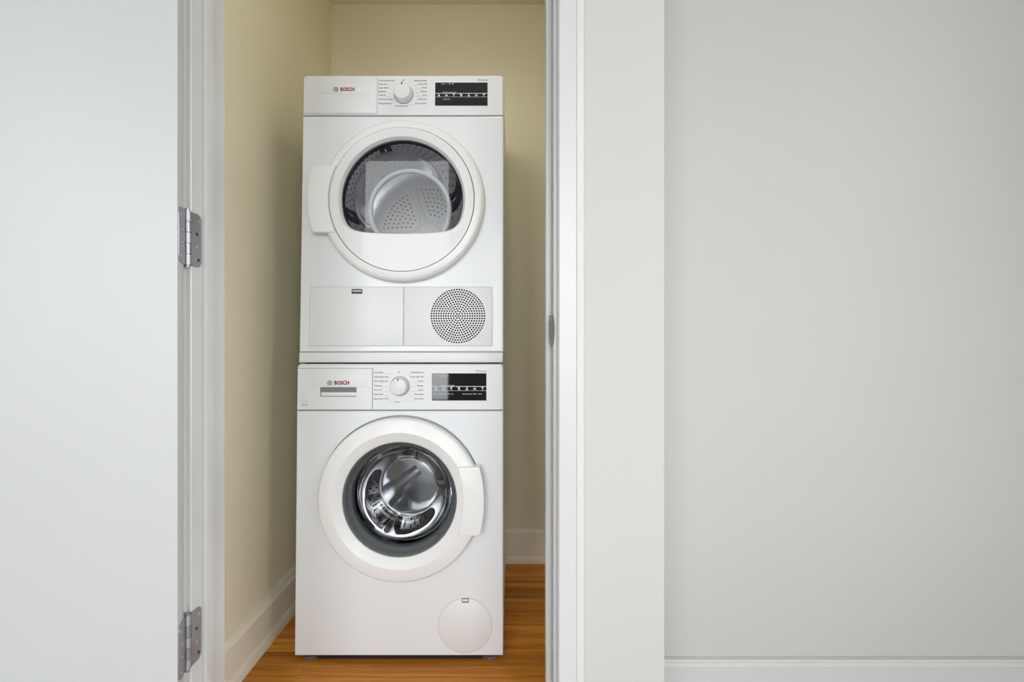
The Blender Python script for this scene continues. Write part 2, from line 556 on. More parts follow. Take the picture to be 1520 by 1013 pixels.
# strike plate with its curved lip on the latch jamb
sz = CH + (506.5 - 490) / 786.0
lp = []
for t in [i / 10.0 for i in range(11)]:
    z = sz - 0.028 + 0.056 * t
    bow = 0.0055 * math.sin(PI * t) ** 0.45
    lp.append([(JR - 0.0008, FWY + 0.034, z), (JR - 0.0062, FWY + 0.031, z), (JR - 0.0055, FWY + 0.006, z),
               (JR - 0.004 + bow, FWY - 0.004, z), (JR - 0.0005 + bow * .6, FWY + 0.001, z)])
st = B().loft(lp, True, True, True).done('strike_plate', M['hinge'], trim, origin=TO, smooth=40)
st['label'] = 'small worn metal strike plate'
B().box(JR - 0.0068, JR - 0.002, FWY + 0.012, FWY + 0.024, sz - 0.017, sz + 0.017, 0.001, 1).done('latch_slot', M['rim'], trim, origin=TO)

# ------------------------------------------------------------------ the open door and its hinges
PINX, PINY, TH = -0.6055, 1.0095, math.radians(165.0)
door = empty('door_1', (PINX, PINY, 0))
tag(door, 'plain white slab door swung wide open, left of the closet', 'door', 'structure')
ct, sn = math.cos(TH), math.sin(TH)
def dr(x, y):
    return (x * ct + y * sn, -x * sn + y * ct)
DT = 0.035
def door_block(b, x0, x1, y0, y1, z0, z1, bev=0.0):
    k = B().box(x0, x1, y0, y1, z0, z1, bev, 2)
    for v in k.bm.verts:
        v.co.x, v.co.y = dr(v.co.x, v.co.y)
    b.bm.free(); b.bm = k.bm
    return b
door_block(B(), 0.003, 0.677, 0.0105, 0.0105 + DT, 0.010, DH - 0.003, 0.0012).done('door_leaf', M['doorp'], door)

def hinge(zc):
    H = 0.0508
    h = B().tube((0, 0, zc - H - 0.004), (0, 0, zc + H + 0.004), 0.0040, 14).done('hinge', M['hinge'], door)
    h['label'] = 'grey metal butt hinge'
    kz = [zc - H + 2 * H * i / 5 for i in range(6)]
    for i in range(5):
        B().tube((0, 0, kz[i] + 0.0006), (0, 0, kz[i + 1] - 0.0006), 0.0062, 20).done('knuckle', M['knuckle'] if i % 2 == 0 else M['hinge'], h)
    # leaf let into the jamb: rounded far corners
    def leaf(pt, name):
        r, d0, d1 = 0.013, 0.003, 0.0355
        out = [(d0, -H), (d1 - r, -H)]
        out += [(d1 - r + r * math.sin(a), -H + r - r * math.cos(a)) for a in [PI / 2 * k / 6 for k in range(1, 7)]]
        out += [(d1 - r + r * math.cos(a), H - r + r * math.sin(a)) for a in [PI / 2 * k / 6 for k in range(0, 7)]]
        out += [(d0, H)]
        b = B()
        lo = [[pt(d, 0.0) + (zc + z,) for d, z in out], [pt(d, 0.0022) + (zc + z,) for d, z in out]]
        b.loft(lo, True, True, True)
        return b.done(name, M['hinge'], h, smooth=20)
    jx = JL - PINX
    jamb_pt = lambda d, t: (jx - 0.0006 + t, d + 0.0065)
    door_pt = lambda d, t: dr(0.003 - t + 0.0006, d + 0.0065)
    leaf(jamb_pt, 'hinge_leaf'); leaf(door_pt, 'hinge_leaf')
    for k, zz in enumerate((-0.037, -0.013, 0.012, 0.037)):
        for pt, nx in ((jamb_pt, 1), (door_pt, 0)):
            dd = 0.0255 if k % 3 == 0 else 0.0195
            p = pt(dd, 0.0021); q = pt(dd, 0.0031)
            B().tube(p + (zc + zz,), q + (zc + zz,), 0.0032, 12).done('screw', M['screw'] if nx == 0 or k % 2 else M['pointer'], h)
hinge(CH + (506.5 - 355) / 787.0)
hinge(CH + (506.5 - 949) / 787.0)

# ------------------------------------------------------------------ appliances
AX = -0.3245
HW = 0.299
class Machine:
    def __init__(s, name, base, Y0, k):
        s.base, s.Y0, s.k = base, Y0, k
        s.root = empty(name, (AX, Y0, base))
    def px(s, x, y, off=0.0):
        """photo pixel -> local x, z on the front face (off metres in front of it)"""
        dz = (506.5 - y) / F
        Y = (s.Y0 - off + s.k * (CH - s.base)) / (1 - s.k * dz)
        return (x - 760.0) / F * Y - AX, CH + dz * Y - s.base
    def add(s, b, name, m, parent=None, smooth=35, normals=True):
        return b.done(name, m, parent or s.root, s.k, smooth=smooth, normals=normals)
    def text(s, txt, size, x, y, off, m, parent, name='lettering', align='LEFT', bold=0.0, width=None):
        X, Z = s.px(x, y, off)
        return text_part(txt, size, X, -off, Z, m, parent, s.k, name, align, bold, width)
    def rect(s, x0, y0, x1, y1, off=0.0):
        a, d = s.px(x0, y1, off)
        c, e = s.px(x1, y0, off)
        return a, c, d, e

def brand(mc, parent, ex, ey, tx, tw, off):
    """round emblem and red word mark printed on the drawer front"""
    X, Z = mc.px(ex, ey, off)
    r = 0.0078
    b = B().lathe([(r, -off + 0.0004), (r, -off), (r * 0.80, -off), (r * 0.80, -off + 0.0004)], X, Z, 28)
    for sx in (-1, 1):
        b.box(X + sx * 0.0026 - 0.0007, X + sx * 0.0026 + 0.0007, -off, -off + 0.0004, Z - 0.0052, Z + 0.0052)
        b.box(X + sx * 0.0042 - 0.0016, X + sx * 0.0042 + 0.0016, -off, -off + 0.0004, Z + 0.0030, Z + 0.0042)
        b.box(X + sx * 0.0042 - 0.0016, X + sx * 0.0042 + 0.0016, -off, -off + 0.0004, Z - 0.0042, Z - 0.0030)
    b.box(X - 0.0026, X + 0.0026, -off, -off + 0.0004, Z - 0.0016, Z + 0.0016)
    mc.add(b, 'emblem', M['emblem'], parent, smooth=0)
    mc.text('BOSCH', 0.0150, tx, ey, off, M['red'], parent, 'brand_lettering', 'LEFT', 0.0006, tw)

def dial(mc, cx, cy, r, facets, off):
    X, Z = mc.px(cx, cy, 0.02)
    b = B().lathe([(r * 1.04, 0.0), (r * 1.04, -0.004), (r * 0.99, -0.006), (r * 0.95, -0.022), (r * 0.86, -0.0265), (r * 0.80, -0.0272), (r * 0.0, -0.0272)][:-1],
                  X, Z, facets, cap1=True)
    d = mc.add(b, 'program_dial', M['plastic'], smooth=20 if facets < 30 else 35)
    mc.add(B().lathe([(r * 1.09, -off + 0.002), (r * 1.09, -off), (r * 1.02, -off - 0.0003)], X, Z, 48), 'dial_ring', M['seam'], d)
    pz = Z + r * 0.86
    pt = B().prism([(X - 0.0016, pz - r * .22), (X + 0.0016, pz - r * .22), (X + 0.0011, pz + r * .06), (X - 0.0011, pz + r * .06)], -0.0285, -0.0262)
    mc.add(pt, 'pointer', M['pointer'], d, smooth=0)
    return d

def display(mc, x0, y0, x1, y1, off, segs, line_y, low_y, words):
    a, c, d, e = mc.rect(x0, y0, x1, y1, off)
    o = mc.add(B().box(a, c, -off, -off + 0.003, d, e, 0.0006, 1), 'display', M['black'])
    o['label'] = 'black glass display with white symbols'
    zt = mc.px(x0, line_y, off)[1]; zb = mc.px(x0, low_y, off)[1]
    n = segs
    w = (c - a) / n
    f = -off - 0.0003
    for i in range(n):
        b = B()
        p, q = a + i * w + 0.0006, a + (i + 1) * w - 0.0006
        b.box(p, q, f, f + 0.0003, zt - 0.0009, zt + 0.0009)
        b.box(p, q, f, f + 0.0003, zb - 0.0004, zb + 0.0004)
        m = (p + q) / 2
        zm = (zt + zb) / 2
        h = abs(zt - zb)
        kind = i % 4
        if kind == 0:      # wash tub with water line
            b.prism([(m - 0.0034, zm - h * .34), (m + 0.0034, zm - h * .34), (m + 0.0022, zm + h * .05), (m - 0.0022, zm + h * .05)], f, f + 0.0003)
            b.box(m - 0.001, m + 0.001, f, f + 0.0003, zm + h * .05, zm + h * .4)
        elif kind == 1:    # word button
            b.box(m - 0.0042, m + 0.0042, f, f + 0.0003, zm - h * .25, zm - h * .08)
            b.box(m - 0.0030, m + 0.0030, f, f + 0.0003, zm - h * .02, zm + h * .16)
        elif kind == 2:    # funnel
            b.prism([(m - 0.0040, zm + h * .36), (m - 0.0008, zm - h * .05), (m - 0.0008, zm - h * .36), (m + 0.0008, zm - h * .36), (m + 0.0008, zm - h * .05), (m + 0.0040, zm + h * .36)], f, f + 0.0003)
        else:              # shirt
            b.box(m - 0.0024, m + 0.0024, f, f + 0.0003, zm - h * .34, zm + h * .30)
            b.prism([(m - 0.0044, zm + h * .34), (m - 0.0044, zm + h * .05), (m - 0.0024, zm + h * .05), (m - 0.0024, zm + h * .34)], f, f + 0.0003)
        mc.add(b, 'touch_symbol', M['ink'], o, smooth=0)
    for txt, x, y, sz_, wd in words:
        mc.text(txt, sz_, x, y, off + 0.0003, M['ink'], o, 'display_lettering', 'LEFT', 0.0001, wd)
    return o

def programs(mc, parent, left, right, lx, rx, ys, off, size):
    for t, wpx, y in [(l[0], l[1], y) for l, y in zip(left, ys)]:
        mc.text(t, size, lx, y, off, M['print_'], parent, 'program_lettering', 'LEFT', 0.00004, wpx / 505.0)
    for (t, wpx), y in zip(right, ys):
        mc.text(t, size, rx - wpx, y, off, M['print_'], parent, 'program_lettering', 'LEFT', 0.00004, wpx / 505.0)

def leaders(mc, parent, cx, ys, off, xl, xr, dy):
    for i, y in enumerate(ys):
        for s, xe in ((-1, xl[i]), (1, xr[i])):
            x0, z0 = mc.px(cx + s * (15.5 if 0 < i < len(ys) - 1 else 8), y + dy, off)
            x1, z1 = mc.px(xe, y + dy, off)
            if abs(x1 - x0) < 0.004:
                continue
            b = B().box(min(x0, x1), max(x0, x1), -off, -off + 0.0003, z0 - 0.0003, z0 + 0.0003)
            mc.add(b, 'leader_line', M['faint'], parent, smooth=0)

def panel_box(mc, z0, z1, name):
    """control fascia, its top edge and corners rolled over"""
    ys = [(0.028, 0.0), (0.004, 0.0), (0.0, 0.004)]
    n = 10
    def loop(inset, y, roll):
        x0, x1 = -HW + inset, HW - inset
        zt = z1 - inset
        R = 0.010
        pts = [(x0 - 0.0005, z0 + inset * 0.3), (x1 + 0.0005, z0 + inset * 0.3)]
        pts += [(x1 - R + R * math.cos(a), zt - R + R * math.sin(a)) for a in [PI / 2 * i / 6 for i in range(7)]]
        pts += [(x0 + R - R * math.sin(a), zt - R + R * math.cos(a)) for a in [PI / 2 * i / 6 for i in range(7)]]
        return [(x, y, z) for x, z in pts]
    b = B().loft([loop(0, 0.03, 0), loop(0, 0.006, 0), loop(0.0012, 0.002, 0), loop(0.004, 0.0, 0)], True, False, True)
    return mc.add(b, name, M['plastic'], smooth=15)

# ================================================================== washing machine
WB = 0.0105                                  # cabinet sits on its feet
wm = Machine('washing_machine', 0.0, 1.5500, 0.0231)
tag(wm.root, 'white front-loading washing machine with a steel drum porthole, under the dryer', 'washing machine')
W_TOP = 0.846
W_SPL = wm.px(591, 609.5)[1]
wcx, wcz = wm.px(592, 743.5, 0.03)
WR = 0.2330
cab = B()
cab.box(-HW, HW, 0.014, 0.59, WB, W_TOP - 0.004, open_front=True)
plate_with_hole(cab, -HW, HW, WB, W_SPL - 0.0012, wcx, wcz, 0.190)
wm.add(cab, 'cabinet', M['enamel'], smooth=10)
wm.add(B().box(-HW + 0.001, HW - 0.001, 0.012, 0.592, W_TOP - 0.03, W_TOP, 0.004, 2), 'top_panel', M['enamel'])
wm.add(B().box(-HW + 0.003, HW - 0.003, 0.003, 0.03, W_SPL - 0.003, W_SPL + 0.003), 'seam_strip', M['seam'], smooth=0)
cp = panel_box(wm, W_SPL + 0.0012, W_TOP, 'control_panel')
for fx in (-0.262, 0.262):
    for fy in (0.026, 0.53):
        wm.add(B().tube((fx, fy, -0.005), (fx, fy, 0.004), 0.021, 20).tube((fx, fy, 0.005), (fx, fy, WB + 0.004), 0.012, 14), 'foot', M['foot'])
wm.add(B().box(-0.236, 0.236, 0.007, 0.56, -0.0015, WB + 0.003), 'gap_shade_block', M['hole'], smooth=0)  # near-black box added to darken the gap, stands in for shade under the cabinet
# detergent drawer
a, c, d, e = wm.rect(440.5, 547.5, 553.0, 608.2, 0.0)
a = max(a, -HW + 0.0035)
wm.add(B().box(a - 0.0012, c + 0.0012, -0.0006, 0.004, d - 0.0006, e + 0.0012), 'drawer_gap', M['seam'], smooth=0)
dw = B()
OFF = 0.0032
hx0, hx1, hz0, hz1 = wm.rect(475, 575.2, 529.2, 589.3, OFF)
dw.box(a, hx0, -OFF, 0.003, d, e); dw.box(hx1, c, -OFF, 0.003, d, e)
dw.box(hx0, hx1, -OFF, 0.003, d, hz0); dw.box(hx0, hx1, -OFF, 0.003, hz1, e)
drw = wm.add(dw, 'detergent_drawer', M['plastic'], smooth=0)
# raised plate around the grip, tilted a little so that its edges read
x0, x1, z0, z1 = wm.rect(463.5, 554.5, 543.5, 575.2, OFF)
wm.add(B().prism([(x0, z0), (x1, z0), (x1, z1), (x0, z1)], -OFF - 0.0010, -OFF, 0.0006), 'brand_plate', M['plastic'], drw)
x0b, x1b, z0b, z1b = wm.rect(463.5, 575.5, 474.6, 592.0, OFF)
# grip recess: sloping floor, side walls, dark roof
g = B()
g.loft([[(hx0, -OFF, hz0), (hx1, -OFF, hz0), (hx1, -OFF, hz1), (hx0, -OFF, hz1)],
        [(hx0 + 0.003, 0.018, hz0 + 0.004), (hx1 - 0.001, 0.018, hz0 + 0.004), (hx1 - 0.001, 0.026, hz1), (hx0 + 0.003, 0.026, hz1)]], True, False, True)
wm.add(g, 'grip_recess', M['plastic'], drw, smooth=0)
lip = B().box(hx0 + 0.003, hx1 - 0.0006, -OFF + 0.0006, 0.004, hz0 + 0.0022, hz0 + 0.0128, 0.0012, 2)
wm.add(lip, 'grip_lip', M['plastic'], drw)
brand(wm, drw, 489.3, 568.8, 496.0, 0.0430, OFF + 0.0014)
# small energy mark, printed in the drawer corner
x0, x1, z0, z1 = wm.rect(447.5, 594.0, 456.0, 602.0, OFF + 0.0004)
b = B()
for p in ((x0, x1, z0, z0 + 0.0035), (x0, x1, z1 - 0.0006, z1), (x0, x0 + 0.0006, z0, z1), (x1 - 0.0006, x1, z0, z1)):
    b.box(p[0], p[1], -OFF - 0.0004, -OFF, p[2], p[3])
b.prism([(x0 + 0.003, z0 + 0.006), (x0 + 0.008, z0 + 0.006), (x1 - 0.002, z1 - 0.003), (x1 - 0.003, z1 - 0.002), (x0 + 0.008, z0 + 0.0075)], -OFF - 0.0004, -OFF)
wm.add(b, 'energy_mark', M['faint'], drw, smooth=0)
dial(wm, 591.4, 574.2, 0.0262, 48, 0.0)
wys = [553.2, 559.8, 566.1, 572.8, 579.3, 585.7, 592.2]
programs(wm, cp, [('Normal/Eco', 13.5), ('Heavy Duty (dirt)', 21), ('Normal (light dirt)', 20), ('Delicates', 11), ('Wool 30', 10.5), ('Hand Wash', 13), ('Super Quick 15/30', 20.5)],
         [('Bulky/Waterproof', 18), ('Colors Light Dirt', 20), ('Towels', 8), ('Allergy', 9.5), ('Jeans', 7), ('Drain/Spin', 13.5), ('Drum Clean', 14)],
         555.2, 628.3, wys, 0.0008, 0.0062)
wm.text('Off', 0.0062, 592, 553.2, 0.0008, M['print_'], cp, 'program_lettering', 'CENTER')
wm.text('Rinse', 0.0062, 590, 596.8, 0.0008, M['print_'], cp, 'program_lettering', 'CENTER')
leaders(wm, cp, 591, wys, 0.0006, [570, 577, 576, 566, 566, 569, 576.5], [609, 608, 619, 617, 620, 614, 613], 2.2)
wm.text('300 Series', 0.0070, 706, 551.2, 0.0008, M['print_'], cp, 'series_lettering', 'LEFT', 0, 0.0310)
display(wm, 641.0, 554.6, 722.0, 595.0, 0.0012, 7, 574.0, 580.3,
        [('max rinse cold', 651.5, 558.2, 0.0045, 0.028), ('wash speed perfect select', 654, 572.4, 0.0032, 0.040),
         ('Temperature  60  30  eco', 642.5, 585.2, 0.0045, 0.060), ('Spin Speed  800  1400', 686.5, 585.2, 0.0045, 0.056)])

# porthole door
wm.add(B().lathe([(WR + 0.0030, 0.002), (WR + 0.0030, -0.003), (WR - 0.004, -0.0035)], wcx, wcz + 0.0012, 96), 'door_gap', M['rim'])
dp = [(WR - 0.003, -0.001), (WR, -0.004), (WR, -0.019), (WR - 0.0015, -0.0245), (WR - 0.005, -0.0285), (WR - 0.010, -0.0305), (0.196, -0.0362),
      (0.1915, -0.0364), (0.1890, -0.0352), (0.1650, -0.0225), (0.1632, -0.0205), (0.161, -0.012), (0.161, 0.004)]
wdoor = wm.add(B().lathe(dp, wcx, wcz, 128), 'porthole_door', M['gloss'], smooth=16)
wm.add(B().lathe([(0.1632, -0.0195), (0.1620, -0.0222), (0.1598, -0.0200), (0.157, -0.008), (0.1535, 0.006), (0.1500, 0.014), (0.1465, 0.020), (0.1465, 0.032)], wcx, wcz, 96), 'glass_rim', M['rim'], wdoor)
wm.add(B().lathe([(0.1500, 0.0125), (0.1480, 0.0105), (0.1455, 0.0135), (0.1440, 0.0190)], wcx, wcz, 96), 'glass_rim_bead', M['seal'], wdoor)
gb = [(0.1468, 0.012), (0.1440, 0.012), (0.1390, 0.034), (0.1280, 0.062), (0.1130, 0.086), (0.1000, 0.0985), (0.0925, 0.1030), (0.0885, 0.1042), (0.082, 0.1048), (0.045, 0.1062), (0.020, 0.1066), (0.0005, 0.1067)]
gbo = [(0.0005, 0.1240), (0.020, 0.1238), (0.050, 0.1222), (0.078, 0.1195), (0.089, 0.1180), (0.093, 0.1190), (0.106, 0.1180), (0.123, 0.1085), (0.1365, 0.0890), (0.1438, 0.060), (0.1468, 0.030)]
prof = gb + gbo
wm.add(B().lathe(prof + [prof[0]], wcx, wcz, 96), 'glass_bowl', M['bowl'], wdoor, smooth=60)
# grip of the door: a tab over the ring
hp = []
tx0, tz1 = wm.px(679.5, 694.3, 0.045); tx1, tz0 = wm.px(711.5, 796.0, 0.045)
bulge = wm.px(718.3, 745, 0.045)[0] - tx1
N = 14
hp += [(tx1 + bulge * (1 - (2 * t / N - 1) ** 2), tz0 + (tz1 - tz0) * t / N) for t in range(N + 1)]
inn = wm.px(690.0, 745, 0.045)[0] - tx0
hp += [(tx0 + inn * (1 - (2 * t / N - 1) ** 2) * 0.8, tz1 - (tz1 - tz0) * t / N) for t in range(N + 1)]
wm.add(B().prism(hp, -0.0445, -0.006, 0.0022), 'door_grip', M['gloss'], wdoor, smooth=30)
# rubber gasket between cabinet and drum
wm.add(B().lathe([(0.192, 0.0), (0.186, 0.012), (0.176, 0.018), (0.172, 0.040), (0.160, 0.060), (0.152, 0.082), (0.152, 0.098), (0.162, 0.102)], wcx, wcz, 72), 'gasket', M['gasket'])
# drum
DRR, DY0, DY1 = 0.236, 0.105, 0.44
drum = wm.add(B().lathe([(0.153, 0.112), (0.158, 0.104), (0.225, 0.106), (DRR, 0.118), (DRR, DY1 - 0.03), (0.222, DY1 - 0.006)], wcx, wcz, 72), 'drum', M['steel'], smooth=50)
wm.add(B().lathe([(0.223, DY1 - 0.007), (0.200, DY1), (0.150, DY1 - 0.002), (0.110, DY1 - 0.022), (0.050, DY1 - 0.028), (0.001, DY1 - 0.028)], wcx, wcz, 72), 'drum_back', M['bsteel'], drum, smooth=50)
hb = B()
for i in range(84):
    ai = 2 * PI * i / 84
    for j in range(17):
        yy = DY0 + 0.030 + j * 0.0172
        aa = ai + (j % 2) * PI / 84
        hb.disc((wcx + (DRR - 0.0012) * math.cos(aa), yy, wcz + (DRR - 0.0012) * math.sin(aa)), (math.cos(aa), 0, math.sin(aa)), 0.0036, 8)
o = wm.add(hb, 'drum_perforation', M['hole'], drum, smooth=0, normals=False); o['kind'] = 'stuff'
for i in range(3):
    a0 = PI / 2 + 0.55 + i * 2 * PI / 3
    lp = []
    for yy, s in ((0.125, 0.35), (0.15, 0.85), (0.28, 1.0), (0.40, 0.85), (0.425, 0.35)):
        sec = []
        for t, hgt in ((-0.17, 0.0), (-0.12, 0.018), (-0.05, 0.046), (0.0, 0.055), (0.05, 0.046), (0.12, 0.018), (0.17, 0.0)):
            r = DRR + 0.001 - hgt * s
            sec.append((wcx + r * math.cos(a0 + t), yy, wcz + r * math.sin(a0 + t)))
        lp.append(sec)
    wm.add(B().loft(lp, False), 'drum_paddle', M['steel'], drum, smooth=60)
for i in range(3):               # pressed star arms on the drum back
    a0 = PI / 2 + 0.2 + i * 2 * PI / 3
    lp = []
    for r, w_, hgt in ((0.03, 0.020, 0.010), (0.08, 0.026, 0.016), (0.14, 0.032, 0.012), (0.205, 0.040, 0.004)):
        ca, sa = math.cos(a0), math.sin(a0)
        sec = []
        for t, hh in ((-1, -0.01), (-0.6, 0.6), (0, 1.0), (0.6, 0.6), (1, -0.01)):
            yy = DY1 - 0.026 + max(0, (r - 0.06)) * 0.17 - hgt * hh
            sec.append((wcx + r * ca - sa * w_ * t, yy, wcz + r * sa + ca * w_ * t))
        lp.append(sec)
    wm.add(B().loft(lp, False), 'drum_star_arm', M['bsteel'], drum, smooth=60)
# pump filter cover
px_, pz_ = wm.px(690.4, 929.3)
pr = 40.2 / 515.5
wm.add(B().lathe([(pr, 0.003), (pr, -0.0004), (pr - 0.0014, -0.0004)], px_, pz_, 72), 'pump_cover_gap', M['faint'])
pc = wm.add(B().lathe([(pr - 0.0012, 0.002), (pr - 0.0012, -0.0008), (pr - 0.0022, -0.0014)], px_, pz_, 72, cap1=True), 'pump_cover', M['plastic'])
x0, x1, z0, z1 = wm.rect(685.6, 888.8, 695.8, 895.0, 0.0016)
wm.add(B().box(x0, x1, -0.0018, 0.001, z0, z1), 'latch_slot', M['dark'], pc, smooth=0)
wm.add(B().box(x0 + 0.0018, x1 - 0.0018, -0.0024, 0.001, z0 + 0.003, z1 - 0.0016), 'latch_tab', M['plastic'], pc, smooth=0)

# ================================================================== tumble dryer
DBASE = 0.846
dm = Machine('tumble_dryer', DBASE, 1.5845, 0.0373)
tag(dm.root, 'white tumble dryer with round tinted door window, stacked on the washing machine', 'tumble dryer')
D_TOP = 1.708 - DBASE
D_SPL = dm.px(598, 171.8)[1]
D_STR = dm.px(598, 523.0)[1]
dcx, dcz = dm.px(596.5, 296.3, 0.03)
DR = 0.2395
dm.add(B().box(-HW + 0.012, HW - 0.012, 0.012, 0.57, 0.0, 0.006), 'stacking_bracket', M['dark'], smooth=0)
cab = B()
cab.box(-HW, HW, 0.014, 0.585, 0.005, D_TOP - 0.004, open_front=True)
plate_with_hole(cab, -HW, HW, D_STR + 0.0006, D_SPL - 0.0012, dcx, dcz, 0.195)
dm.add(cab, 'cabinet', M['enamel'], smooth=10)
dm.add(B().box(-HW + 0.001, HW - 0.001, 0.012, 0.588, D_TOP - 0.03, D_TOP, 0.004, 2), 'top_panel', M['enamel'])
dm.add(B().box(-HW + 0.001, HW - 0.001, -0.004, 0.02, 0.004, D_STR - 0.0008, 0.003, 2), 'base_strip', M['plastic'])
for zs in (D_STR, D_SPL):
    dm.add(B().box(-HW + 0.003, HW - 0.003, 0.003, 0.03, zs - 0.0025, zs + 0.0025), 'seam_strip', M['seam'], smooth=0)
cp = panel_box(dm, D_SPL + 0.0012, D_TOP, 'control_panel')
# water tank drawer with a blank front
a, c, d, e = dm.rect(450.0, 115.0, 560.3, 168.6, 0.0)
a = max(a, -HW + 0.0035)
dm.add(B().box(a - 0.0008, c + 0.0012, -0.0005, 0.004, d - 0.0008, e + 0.0008), 'drawer_gap', M['faint'], smooth=0)
dt = dm.add(B().box(a, c, -OFF, 0.003, d, e, 0.0015, 2), 'water_tank_drawer', M['plastic'])
x0, x1, z0, z1 = dm.rect(471.0, 119.8, 548.5, 157.0, OFF)
zm = dm.px(500, 139.0, OFF)[1]
dm.add(B().prism([(x0, zm), (x1, zm), (x1, z1), (x0, z1)], -OFF - 0.0010, -OFF, 0.0006), 'brand_plate', M['plastic'], dt)
dm.add(B().prism([(x0, z0), (x1, z0), (x1, zm), (x0, zm)], -OFF - 0.0006, -OFF, 0.0005), 'grip_plate', M['plastic'], dt)
brand(dm, dt, 498.4, 132.8, 505.0, 0.0420, OFF + 0.0014)
dial(dm, 597.0, 135.4, 0.0272, 16, 0.0)
dys = [119.6, 124.9, 130.3, 135.8, 141.2, 147.2, 153.5]
programs(dm, cp, [('Time Dry Warm / Cold', 24), ('Heavy Duty', 13.5), ('Super Quick', 15.5), ('Delicates', 10.5), ('Wool 30', 10.5), ('Activewear/Light', 21), ('Allergy/Sanitary', 19.5)],
         [('Bulky/Large Item', 18.5), ('Down Fill', 12), ('Towels', 7.5), ('Shirts', 8.5), ('Jeans', 6), ('Perm Press', 12.5), ('Anti Shrink Dry', 17)],
         562.0, 633.4, dys, 0.0008, 0.0058)
dm.text('Off', 0.0058, 598.5, 119.2, 0.0008, M['print_'], cp, 'program_lettering', 'CENTER')
dm.text('Normal/Everyday', 0.0052, 596, 157.4, 0.0008, M['print_'], cp, 'program_lettering', 'CENTER', 0.0, 0.039)
leaders(dm, cp, 597, dys, 0.0006, [589, 577, 579, 573, 573, 584, 588], [613, 620, 625, 624, 626, 619, 615], 1.9)
dm.text('300 Series', 0.0068, 709, 118.8, 0.0008, M['print_'], cp, 'series_lettering', 'LEFT', 0, 0.0300)
display(dm, 645.8, 122.4, 723.8, 156.8, 0.0012, 7, 138.6, 144.0,
        [('min  +  40  60', 655.0, 124.6, 0.0042, 0.038), ('less dry perfect dry', 657, 137.0, 0.0030, 0.040), ('Gentle dry', 657.5, 147.3, 0.0045, 0.021)])

# big round door
dpf = [(DR - 0.004, 0.0), (DR, -0.003), (DR, -0.017), (DR - 0.003, -0.026), (DR - 0.009, -0.0315), (DR - 0.016, -0.0335), (0.2125, -0.0345), (0.2115, -0.0330), (0.2113, -0.028)]
ddoor = dm.add(B().lathe(dpf, dcx, dcz, 128), 'round_door', M['gloss'], smooth=22)
GR = 0.2100
dm.add(B().lathe([(0.2118, -0.0318), (0.2096, -0.0318)], dcx, dcz, 128), 'groove_ring', M['dark'], ddoor)
def dshape(R, h, y, n=120, p=8, sc=1.0, dz=0.0):
    out = []
    for i in range(n):
        a = 2 * PI * i / n
        s = -math.sin(a)
        r = R
        if s > 0.05:
            rc = h / s * (1.0 + 0.06 * s)
            r = (R ** -p + rc ** -p) ** (-1.0 / p)
        out.append((dcx + r * sc * math.cos(a), y, dcz + dz + r * sc * math.sin(a)))
    return out
circ = [(dcx + (GR - 0.0005) * math.cos(2 * PI * i / 120), -0.0315, dcz + (GR - 0.0005) * math.sin(2 * PI * i / 120)) for i in range(120)]
DHH = 0.0925
TILT = 0.45 * dm.k                           # bezel and pane stand a little steeper than the cabinet front
def steeper(b):
    for v in b.bm.verts:
        v.co.y -= TILT * (v.co.z - dcz)
    return b
circ2 = [(x, -0.0345, z) for x, y, z in circ]
circ0 = [(x, -0.020, z) for x, y, z in circ]
bz = steeper(B().loft([circ0, circ2, dshape(0.1850, 0.0965, -0.0345), dshape(0.1830, 0.0945, -0.0330), dshape(0.1775, 0.0925, -0.0230), dshape(0.1770, 0.0920, -0.014)]))
dm.add(bz, 'window_bezel', M['bezel'], ddoor, smooth=14)
gp_ = [dshape(0.1774, 0.0923, -0.0225), dshape(0.1774, 0.0923, -0.0222)]
dm.add(steeper(B().loft(gp_[:1], True, True)), 'clear_pane', M['cover'], ddoor, smooth=0)
dm.add(steeper(B().loft([dshape(0.1772, 0.0922, -0.015), dshape(0.1758, 0.0912, -0.014), dshape(0.1750, 0.0905, 0.004)])), 'window_seal', M['dark'], ddoor, smooth=40)
# smoky inner glass tunnel with its rolled lip
dm.add(B().lathe([(0.1790, 0.002), (0.170, 0.028), (0.156, 0.052), (0.140, 0.074), (0.126, 0.090)], dcx, dcz, 96), 'inner_glass', M['smoke'], ddoor, smooth=60)
dm.add(B().lathe([(0.128, 0.087), (0.125, 0.096), (0.120, 0.100), (0.116, 0.096), (0.117, 0.090), (0.122, 0.086)] + [(0.128, 0.087)], dcx, dcz, 96), 'inner_glass_lip', M['faint'], ddoor, smooth=60)
# grip at the left of the ring
hx, hz1_ = dm.px(466.3, 246.3, 0.035); _, hz0_ = dm.px(466.3, 345.0, 0.035)
bul = hx - dm.px(457.3, 296, 0.035)[0]
pts = [(hx - bul * (1 - (2 * t / N - 1) ** 2), hz0_ + (hz1_ - hz0_) * t / N) for t in range(N + 1)]
rr = 0.2128
for t in range(N + 1):
    z = hz1_ - (hz1_ - hz0_) * t / N
    pts.append((dcx - math.sqrt(rr ** 2 - (z - dcz) ** 2), z))
dm.add(B().prism(pts, -0.0390, -0.005, 0.002), 'door_grip', M['gloss'], ddoor, smooth=30)
